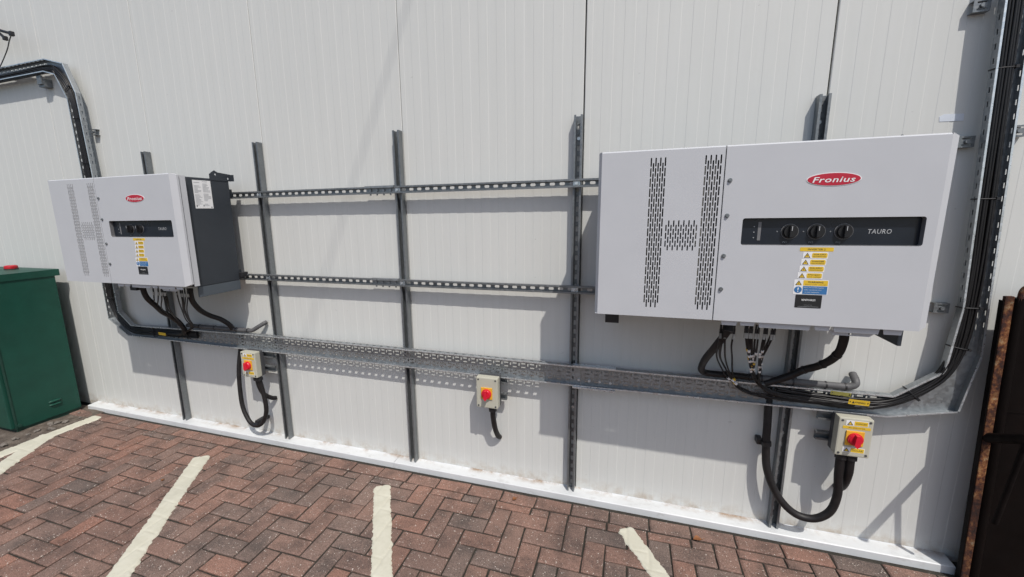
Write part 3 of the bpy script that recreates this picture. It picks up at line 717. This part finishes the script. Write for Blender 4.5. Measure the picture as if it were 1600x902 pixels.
# ------------------------------------------------------------------ cables and conduits
def cable(name, pts, r, mat, label, cat, group=None, sub=6, seg=8, ribs=False):
    P = catmull(pts, sub); base = Vector(P[0]); m = MB(); rr = r
    if ribs: 
        P = catmull(pts, sub*3); rr = [r*(1+.07*math.sin(i*2.1)) for i in range(len(P))]
    m.tube([p-base for p in P], rr, seg, None)
    o = m.build(name, mat); o.location = base; tag(o, label, cat, group); return o, P
def ring(o, P, i, r, h, mat, name):
    i = max(1, min(len(P)-2, i)); t = (P[i+1]-P[i-1]).normalized(); b = Vector(o.location); m = MB(); m.tube([P[i]-b-t*h/2, P[i]-b+t*h/2], r, 10, None); m.build(name, mat, o)
LC = [(3.516,-.36,1.133),(3.510,-.36,1.110),(3.487,-.300,1.030),(3.465,-.220,.943),(3.466,-.140,.873),(3.483,-.09,.838),(3.514,-.075,.826),(3.623,-.062,.822),(3.720,-.062,.820)]
o, P = cable('flexible_conduit', LC, .0155, 'conduit', 'thick black conduit bending from the right inverter onto the tray top, left end', 'conduit', None, 6, 12)
for i in (40, 46): ring(o, P, i, .0185, .006, 'plast', 'cable_tie')
ring(o, P, 2, .021, .03, 'plast', 'gland')
o, P = cable('grey_conduit', [(3.715,-.062,.820),(3.757,-.062,.820),(3.885,-.062,.818),(4.008,-.062,.817),(4.072,-.062,.818),(4.098,-.062,.828),(4.104,-.052,.845),(4.108,-.012,.862)], .0155, 'greyc', 'grey conduit lying on the tray under the right inverter, end bent to wall', 'conduit', None, 6, 12)
for i in (4, 11, 17, 23): ring(o, P, i, .0175, .006, 'plast', 'cable_tie')
o, P = cable('flexible_conduit', [(3.952,-.25,1.13),(3.955,-.25,1.10),(3.958,-.24,1.065),(3.958,-.22,1.020),(3.950,-.18,.972),(3.928,-.13,.925),(3.888,-.10,.892),(3.853,-.085,.860),(3.80,-.075,.825),(3.75,-.07,.80)], .0165, 'conduit', 'thick black conduit curving down from the right part of the right inverter', 'conduit', None, 6, 12)
for i in (20, 28, 36): ring(o, P, i, .019, .007, 'plast', 'cable_tie')
rd = random.Random(11); jit = lambda s: rd.uniform(-s, s)
def strings(starts, mids, nm, label, group, tail, marker):
    for (a, b) in zip(starts, mids):
        pts = [(a[0], a[1], a[2]+.03), a]+[(q[0]+jit(.003), q[1]+jit(.004), q[2]+jit(.003)) for q in b]+[(q[0]+jit(.004), q[1]+jit(.003), q[2]+jit(.009)) for q in tail]
        o, P = cable(nm, pts, .0037, 'cable', label, 'cable', group, 5, 6)
        b0 = Vector(o.location); c = MB(); c.cyl(Vector(a)-b0+Vector((0, 0, .012)), (0, 0, -1), .0046, .028, 8); c.build('connector', 'plast', o)
        c = MB(); c.cyl(Vector(a)-b0+Vector((0, 0, -.006)), (0, 0, -1), .0054, .022, 8); c.build('connector_collar', 'collar', o)
        if marker:
            for i in marker: ring(o, P, i+rd.randrange(-1, 2), .0056, .016, 'white' if rd.random() < .75 else 'yellow', 'marker_band')
sx = [(3.489,3.490,3.502,3.546,3.582),(3.489,3.495,3.513,3.558,3.596),(3.506,3.503,3.514,3.562,3.604),(3.506,3.514,3.536,3.575,3.607),(3.538,3.541,3.560,3.589,3.611)]
strings([(s[0],-.36,1.112) for s in sx], [[(s[1],-.34,1.052),(s[2],-.26,.975),(s[3],-.16,.890),(s[4],-.10,.828)] for s in sx], 'string_cable',
        'thin black cable of the left cluster hanging from the right inverter into the tray', 'left cluster of thin cables under the right inverter', [(3.634,-.086,.782),(3.668,-.081,.757),(3.761,-.072,.738),(3.95,-.075,.735),(4.17,-.078,.745)], (26, 28))
u0 = [3.578,3.585,3.595,3.601,3.615,3.624,3.645,3.653,3.670,3.679]; u1 = [3.590,3.596,3.604,3.610,3.618,3.625,3.642,3.649,3.659,3.666]; u2 = [3.618,3.624,3.630,3.636,3.638,3.642,3.657,3.663,3.665,3.671]
u3 = [3.660,3.662,3.664,3.666,3.669,3.672,3.692,3.694,3.697,3.700]
strings([(a,-.36,1.120) for a in u0], [[(b,-.35,1.062),(c,-.28,.985),(d,-.18,.894),(3.704+.0013*k,-.11,.820)] for k,(b,c,d) in enumerate(zip(u1,u2,u3))], 'string_cable',
        'thin black cable with pale markers from the middle cluster under the right inverter', 'middle cluster of thin cables under the right inverter', [(3.757,-.092,.775),(3.821,-.085,.755),(3.95,-.085,.748),(4.10,-.085,.748)], (13, 15, 17, 19))
TB = [(3.80,.765),(3.90,.757),(4.014,.748),(4.130,.746),(4.225,.763),(4.310,.817),(4.392,.905),(4.428,1.045),(4.435,1.284),(4.424,1.584),(4.409,1.935),(4.393,2.33),(4.368,3.0),(4.356,3.38)]
for k in range(17):
    a = ((k % 6-2.5)+(.5 if k > 11 else 0))*.0090; dy = -.007-.0085*(k//6); pts = []
    for i, (x, z) in enumerate(TB):
        p0 = Vector(TB[max(0, i-1)]); p1 = Vector(TB[min(len(TB)-1, i+1)]); t = (p1-p0).normalized(); n = Vector((-t.y, t.x)); kx = .72 if 4 <= i <= 6 else 1
        pts.append((x-n.x*a*kx+jit(.002), YB+dy-.004+jit(.003)-(.006 if i < 4 else 0), z-n.y*a*kx+jit(.004)))
    cable('tray_cable', pts, .0049, 'cable', 'black cable in the bundle that bends up the tray at the far right', 'cable', 'cable bundle in the right tray', 6, 7)
def tie(x, z, ang, label, wd=.085, grp='black ties on the cable bundles'):
    m = MB(); m.tube(catmull([(-wd/2, -.004, 0), (-wd/2+.006, -.028, 0), (0, -.033, 0), (wd/2-.006, -.028, 0), (wd/2, -.004, 0)], 4), .0026, 6, None)
    m.box(wd/2-.014, wd/2-.004, -.036, -.026, -.004, .006); o = m.build('cable_tie', 'plast'); o.location = (x, YB, z); o.rotation_euler = (0, -ang, 0); return tag(o, label, 'cable tie', grp)
for x, z, a in ((4.403, 2.10, 0), (4.422, 1.63, 0), (4.437, 1.20, 0), (4.428, 1.03, -.2), (4.300, .812, -.8), (4.05, .748, 1.57), (3.86, .76, 1.57)):
    tie(x, z, a, 'black cable tie strapped round the right-hand cable bundle', .072, 'ties on the right bundle')
def tagplate(x, z, y, wd, h, mat, ang, label, tx):
    m = MB(); m.plate(rrect(-wd/2, wd/2, -h/2, h/2, .002, 2), [rrect(-wd/2+.004, -wd/2+.008, -.004, .004), rrect(wd/2-.008, wd/2-.004, -.004, .004)], fnY(0), .0012)
    o = m.build('warning_tag', mat); o.location = (x, y, z); o.rotation_euler = (.15, ang, 0); tag(o, label, 'tag')
    if tx: text(o, tx, .004, -.0005, 0, h*.34, 'ink', wd*.5, 0, .01); q = MB(); q.prism([(-wd*.34, -h*.25), (-wd*.2, -h*.25), (-wd*.27, h*.25)], lambda u, v, d: (u, -.0005+d, v), .0003); q.build('warning_triangle', 'ink', o)
    for s in (-1, 1): q = MB(); q.cyl((s*(wd/2-.006), .002, -h/2), (0, 0, 1), .0018, h, 6); q.build('strap', 'plast', o)
tagplate(4.104, .764, -.105, .076, .024, 'yellow', .03, 'bright yellow warning tag tied to the cables in the right tray', 'WARNING')
tagplate(4.045, .787, -.080, .076, .018, 'olive', .05, 'dull weathered yellow tag behind the bright one in the right tray', '')
tagplate(-.165, .757, -.105, .075, .022, 'yellow', .03, 'small yellow tag on the cables below the left inverter', '')
# left side
o, P = cable('flexible_conduit', [(.125,-.36,1.18),(.118,-.36,1.15),(.110,-.34,1.090),(.085,-.28,1.023),(.055,-.22,.961),(.045,-.16,.915),(.050,-.12,.866),(.055,-.09,.80),(.03,-.075,.765)], .0165, 'conduit', 'thick black conduit sweeping from the left inverter into the tray', 'conduit', None, 6, 12)
o, P = cable('flexible_conduit', [(.458,-.30,1.16),(.454,-.30,1.125),(.437,-.28,1.068),(.410,-.22,.998),(.413,-.16,.947),(.455,-.12,.914),(.480,-.085,.872),(.49,-.066,.832)], .0165, 'conduit', 'thick black conduit under the right end of the left inverter', 'conduit', None, 6, 12)
o, P = cable('grey_conduit', [(.05,-.062,.828),(.20,-.062,.827),(.35,-.062,.828),(.548,-.062,.828),(.635,-.060,.829),(.665,-.057,.834),(.705,-.045,.858),(.736,-.028,.878),(.742,-.010,.884)], .0140, 'greyc', 'grey conduit on the tray right of the left inverter, end turned up', 'conduit', None, 6, 12)
for i in (5, 11, 17, 23): ring(o, P, i, .0165, .006, 'plast', 'cable_tie')
Ls = [(.164,.146,.049,.021,.031,-.041),(.209,.182,.077,.038,.037,-.035),(.240,.216,.114,.060,.043,-.029),(.244,.240,.160,.087,.048,-.023),(.262,.258,.179,.099,.054,-.017),(.271,.267,.188,.107,.060,-.011),
      (.374,.371,.296,.198,.133,.063),(.409,.393,.305,.206,.139,.069),(.425,.410,.322,.218,.145,.075),(.447,.425,.331,.225,.150,.081),(.472,.442,.340,.233,.156,.087)]
strings([(s[0],-.33,1.138) for s in Ls], [[(s[1],-.32,1.080),(s[2],-.26,1.003),(s[3],-.17,.912),(s[4],-.10,.828)] for s in Ls], 'string_cable',
        'thin black cable hanging from the underside of the left inverter', 'thin cables under the left inverter', [(.01,-.085,.768),(-.10,-.083,.758),(-.25,-.083,.752)], ())
LB = [(.14,.765),(-.08,.757),(-.337,.748),(-.520,.750),(-.615,.790),(-.690,.866),(-.728,.976),(-.735,1.098),(-.735,1.50),(-.732,1.95),(-.738,2.30),(-.752,2.45),(-.80,2.575),(-.88,2.655),(-.975,2.690),(-1.5,2.683),(-3.5,2.675)]
for k in range(10):
    a = (k % 5-2)*.0115; dy = -.009 if k < 5 else -.0185; pts = []
    for i, (x, z) in enumerate(LB):
        p0 = Vector(LB[max(0, i-1)]); p1 = Vector(LB[min(len(LB)-1, i+1)]); t = (p1-p0).normalized(); n = Vector((-t.y, t.x))
        pts.append((x-n.x*a+jit(.003), YB+dy-.004+jit(.002), z-n.y*a+jit(.003)))
    cable('tray_cable', pts, .0052, 'cable', 'black cable in the bundle running up the left tray behind the left inverter', 'cable', 'cable bundle in the left tray', 6, 7)
for x, z, a in ((-.742, 2.33, 0), (-.775, 2.535, .5), (-.735, 2.02, 0), (-.732, 1.0, -.1), (-.30, .75, 1.57), (.05, .76, 1.57)):
    tie(x, z, a, 'black cable tie strapped round the left-hand cable bundle', .075, 'ties on the left bundle')
# isolator conduits
o, P = cable('flexible_conduit', [(4.066,-.107,.515),(4.066,-.107,.484),(4.069,-.105,.410),(4.078,-.10,.303),(4.058,-.10,.212),(4.003,-.09,.156),(3.928,-.08,.161),(3.853,-.075,.237),(3.803,-.060,.356),(3.790,-.050,.485),(3.787,-.045,.597),(3.785,-.035,.70),(3.785,-.028,.78)], .0175, 'conduit', 'long black conduit looping below the right isolator and up behind the tray', 'conduit', None, 7, 12)
m = MB(); m.tube([(3.791, -.050, .478), (3.789, -.050, .500)], .0215, 12); m.box(3.752, 3.776, -.045, -.002, .474, .504, None, .003); c = m.build('conduit_clip', 'plast'); tag(c, 'black saddle clip holding the looped conduit beside the right channel', 'clip')
cable('flexible_conduit', [(4.104,-.107,.515),(4.104,-.105,.484),(4.107,-.10,.425),(4.109,-.08,.365),(4.112,-.045,.315),(4.114,-.004,.292)], .0175, 'conduit', 'short black conduit stub from the right isolator turning into the wall', 'conduit', None, 7, 12)
o, P = cable('flexible_conduit', [(.722,-.107,.515),(.722,-.105,.495),(.731,-.10,.425),(.745,-.10,.342),(.743,-.10,.257),(.706,-.10,.178),(.644,-.10,.136),(.567,-.09,.152),(.508,-.08,.249),(.490,-.070,.374),(.488,-.060,.501),(.492,-.045,.600),(.504,-.030,.70),(.506,-.026,.78)], .0150, 'conduit', 'black conduit looping below the left isolator and up behind the tray', 'conduit', None, 7, 12)
m = MB(); m.box(.632, .662, -.105, -.002, .150, .176, None, .003); m.tube([(.625, -.10, .139), (.668, -.10, .150)], .018, 12); c = m.build('conduit_clip', 'plast'); tag(c, 'black clip at the bottom of the left looped conduit', 'clip')
cable('flexible_conduit', [(.703,-.107,.515),(.703,-.105,.495),(.708,-.10,.441),(.720,-.08,.376),(.735,-.035,.332),(.742,-.004,.318)], .0150, 'conduit', 'short black conduit stub from the left isolator turning into the wall', 'conduit', None, 7, 12)
cable('flexible_conduit', [(2.419,-.107,.515),(2.419,-.105,.490),(2.419,-.10,.450),(2.421,-.075,.372),(2.424,-.035,.308),(2.426,-.004,.280)], .0155, 'conduit', 'short black conduit hanging from the middle isolator into the wall', 'conduit', None, 7, 12)

# ------------------------------------------------------------------ green cabinet
G = empty('green_cabinet', (-1.30, -.10, 0), 'dark green steel kiosk cabinet standing against the wall at far left', 'cabinet')
CW, CD, CHT = .95, .425, 1.165
m = MB(); m.box(-CW, 0, -CD+.012, 0, .022, CHT, None, .004); m.build('body', 'green', G)
m = MB(); m.box(-CW+.01, -.01, -CD+.02, -.01, -.03, .022); m.build('plinth', 'greend', G)
for a, b in ((-CW+.004, -CW/2-.002), (-CW/2+.002, -.006)):
    m = MB(); m.box(a, b, -CD-.012, -CD+.010, .035, CHT-.012, None, .003); d = m.build('door', 'green', G)
    h = MB(); h.box(b-.06 if a < -.6 else a+.03, b-.03 if a < -.6 else a+.06, -CD-.026, -CD-.012, .62, .74, None, .004); h.build('handle', 'greend', d)
m = MB(); e = .007; z0, z1, z2 = CHT-.004, CHT+.048, CHT+.062
m.add([(-CW-e, -CD-e-.01, z0), (e, -CD-e-.01, z0), (e, .03, z0), (-CW-e, .03, z0), (-CW-e, -CD-e-.01, z1), (e, -CD-e-.01, z1), (e, .03, z1), (-CW-e, .03, z1), (-CW/2, -CD/2, z2)],
      [(0, 3, 2, 1), (0, 1, 5, 4), (1, 2, 6, 5), (2, 3, 7, 6), (3, 0, 4, 7), (4, 5, 8), (5, 6, 8), (6, 7, 8), (7, 4, 8)]); m.build('roof', 'green', G)
for z in (.150, .122):
    m = MB(); y0, y1, n = -.205, -.118, 10; vs = []
    for i in range(n+1):
        t = i/n; rr = .012*min(1, math.sin(math.pi*t)*2.2)+.001; yy = y0+(y1-y0)*t
        for k in range(7): a = math.pi*k/6; vs.append((rr*math.sin(a), yy, z+rr*.75*math.cos(a)))
    m.add(vs, [(i*7+k, i*7+k+1, (i+1)*7+k+1, (i+1)*7+k) for i in range(n) for k in range(6)], None, True); m.build('louvre', 'green', G)
m = MB(); m.box(.001, .006, -CD+.006, -CD+.018, .03, CHT-.02); m.build('edge_seam', 'greend', G)
m = MB(); m.cyl((.002, -CD+.03, .05), (1, 0, 0), .013, .010, 10); m.build('hinge_pin', 'greend', G)
Lm = empty('beacon', (-1.60, -.215, CHT+.046), 'low red lamp with a black base on the green cabinet roof', 'lamp')
m = MB(); m.cyl((0, 0, 0), (0, 0, 1), .042, .017, 24, None, .041); m.build('base', 'plast', Lm)
m = MB(); prof = [(.040, .017), (.0405, .030), (.038, .038), (.031, .042), (.0, .043)]
for (r0, h0), (r1, h1) in zip(prof, prof[1:]): m.tube([(0, 0, h0), (0, 0, h1)], [r0, max(r1, .0005)], 24, None, False)
m.build('lens', 'lamp', Lm)

# ------------------------------------------------------------------ rusty sheet on the right
B = empty('rusty_steel_sheet', (4.545, -.115, 0), 'dark brown-black steel sheet with a flaking rusty edge at far right', 'steel sheet')
B.rotation_euler = (0, R(-2.1), 0)
m = MB(); m.box(.0, .027, -.012, .004, .0, 1.262, None, .003); m.build('rusty_edge', 'rust', B)['label'] = 'flaking orange-brown rusty angle along the left edge'
m = MB(); m.box(-.004, -.0005, -.010, .012, .0, 1.245); m.build('edge_return', 'sheet', B)
m = MB(); m.tube([(.043, -.006, .002), (.043, -.006, 1.255)], .0165, 14, None); m.build('rolled_edge', 'sheet', B)
m = MB(); m.box(.056, 1.25, -.006, .006, .0, 1.258, None, .002); m.box(.056, 1.25, -.0085, -.006, .79, .795); m.build('sheet', 'sheet', B)
m = MB(); m.box(.088, 1.25, -.013, .012, 1.2585, 1.281, None, .002); m.build('top_strip', 'strip', B)
m = MB(); m.tube(catmull([(.040, -.012, 1.20), (.040, -.014, 1.262), (.043, -.016, 1.288), (.054, -.018, 1.300), (.066, -.018, 1.296), (.070, -.018, 1.284)], 5), .0085, 8); m.build('hook', 'rust', B)
m = MB(); m.box(.062, .088, -.020, .006, 1.258, 1.285, None, .004); m.build('corner_cap', 'plast', B)
m = MB(); m.tube([(.018, -.006, .675), (.052, -.340, .850)], .020, 12, None); m.build('arm', 'matt', B)  # arm added and angled to cast the diagonal shadow on the wall
m = MB(); m.tube([(.028, -.155, .742), (.015, -.105, .36)], .0095, 8, None); m.build('arm_stay', 'matt', B)  # added rod, placed for the short upright shadow below the diagonal one

# ------------------------------------------------------------------ small things
r = empty('wall_arm', (-1.70, 0, 3.00), 'thin black wall arm with a looped wire, cut off at the top left corner', 'bracket')
m = MB(); m.tube([(.0, -.15, .095), (.574, -.15, -.085)], .0095, 8); m.box(.560, .588, -.162, -.138, -.100, -.070, None, .004); m.build('upper_arm', 'plast', r)
m = MB(); m.tube([(.0, -.15, .055), (.44, -.15, -.065), (.492, -.15, -.104)], .0095, 8); m.box(.480, .504, -.162, -.138, -.118, -.090, None, .004); m.build('lower_arm', 'plast', r)
m = MB(); m.tube(catmull([(.574, -.15, -.085), (.540, -.142, -.098), (.463, -.118, -.112), (.385, -.10, -.150), (.27, -.09, -.222), (.12, -.07, -.285), (.0, -.05, -.31)], 5), .0035, 6); m.build('looped_wire', 'greyc', r)
m = MB(); m.box(-.03, .02, -.165, -.001, -.06, .16, None, .005); m.build('mount', 'plast', r)
m = MB(); m.cyl((0, 0, 0), (0, 1, 0), .005, 9.0, 6)
cwire = bpy.data.objects.new('overhead_wire', m.mesh('overhead_wire', 'cable')); COL.objects.link(cwire)
A = Vector((1.948, 0, 2.728))-SUN*7.0+Vector((.0, 0, 0)); Bp = Vector((1.099, 0, .876))-SUN*10.5
dirv = (Bp-A).normalized(); cwire.location = A-dirv*3.0; cwire.rotation_euler = dirv.to_track_quat('Y', 'Z').to_euler()
tag(cwire, 'thin dark overhead wire high above, casting the faint diagonal shadow on the wall', 'wire')
def leaf(x, y, s, a, label):
    m = MB(); n = 7; vs = []
    for i in range(n):
        t = i/(n-1); wd = math.sin(math.pi*min(.98, t*.96+.02))*.38*s
        vs += [(s*(t-.5), -wd, .004+.012*s*10*abs(t-.5)**2+wd*.5), (s*(t-.5), 0, .002+.10*s*(t-.5)**2), (s*(t-.5), wd, .004+wd*.6)]
    m.add(vs, [(3*i+k, 3*i+3+k, 3*i+4+k, 3*i+1+k) for i in range(n-1) for k in (0, 1)], None, True)
    m.tube([(s*.45, 0, .004), (s*.9, s*.12, .003)], .0012, 5)
    o = m.build('dry_leaf', 'leaf'); o.location = (x, y, .0005); o.rotation_euler.z = a; tag(o, label, 'leaf')
leaf(3.50, -.195, .042, .3, 'curled dry brown leaf on the bricks below the right inverter')
leaf(2.56, -.165, .030, 1.0, 'small dry leaf near the flashing below the middle of the wall')
leaf(.42, -.62, .022, 2.0, 'tiny brown leaf lying on the second cream line')

S.cycles.max_bounces = 8
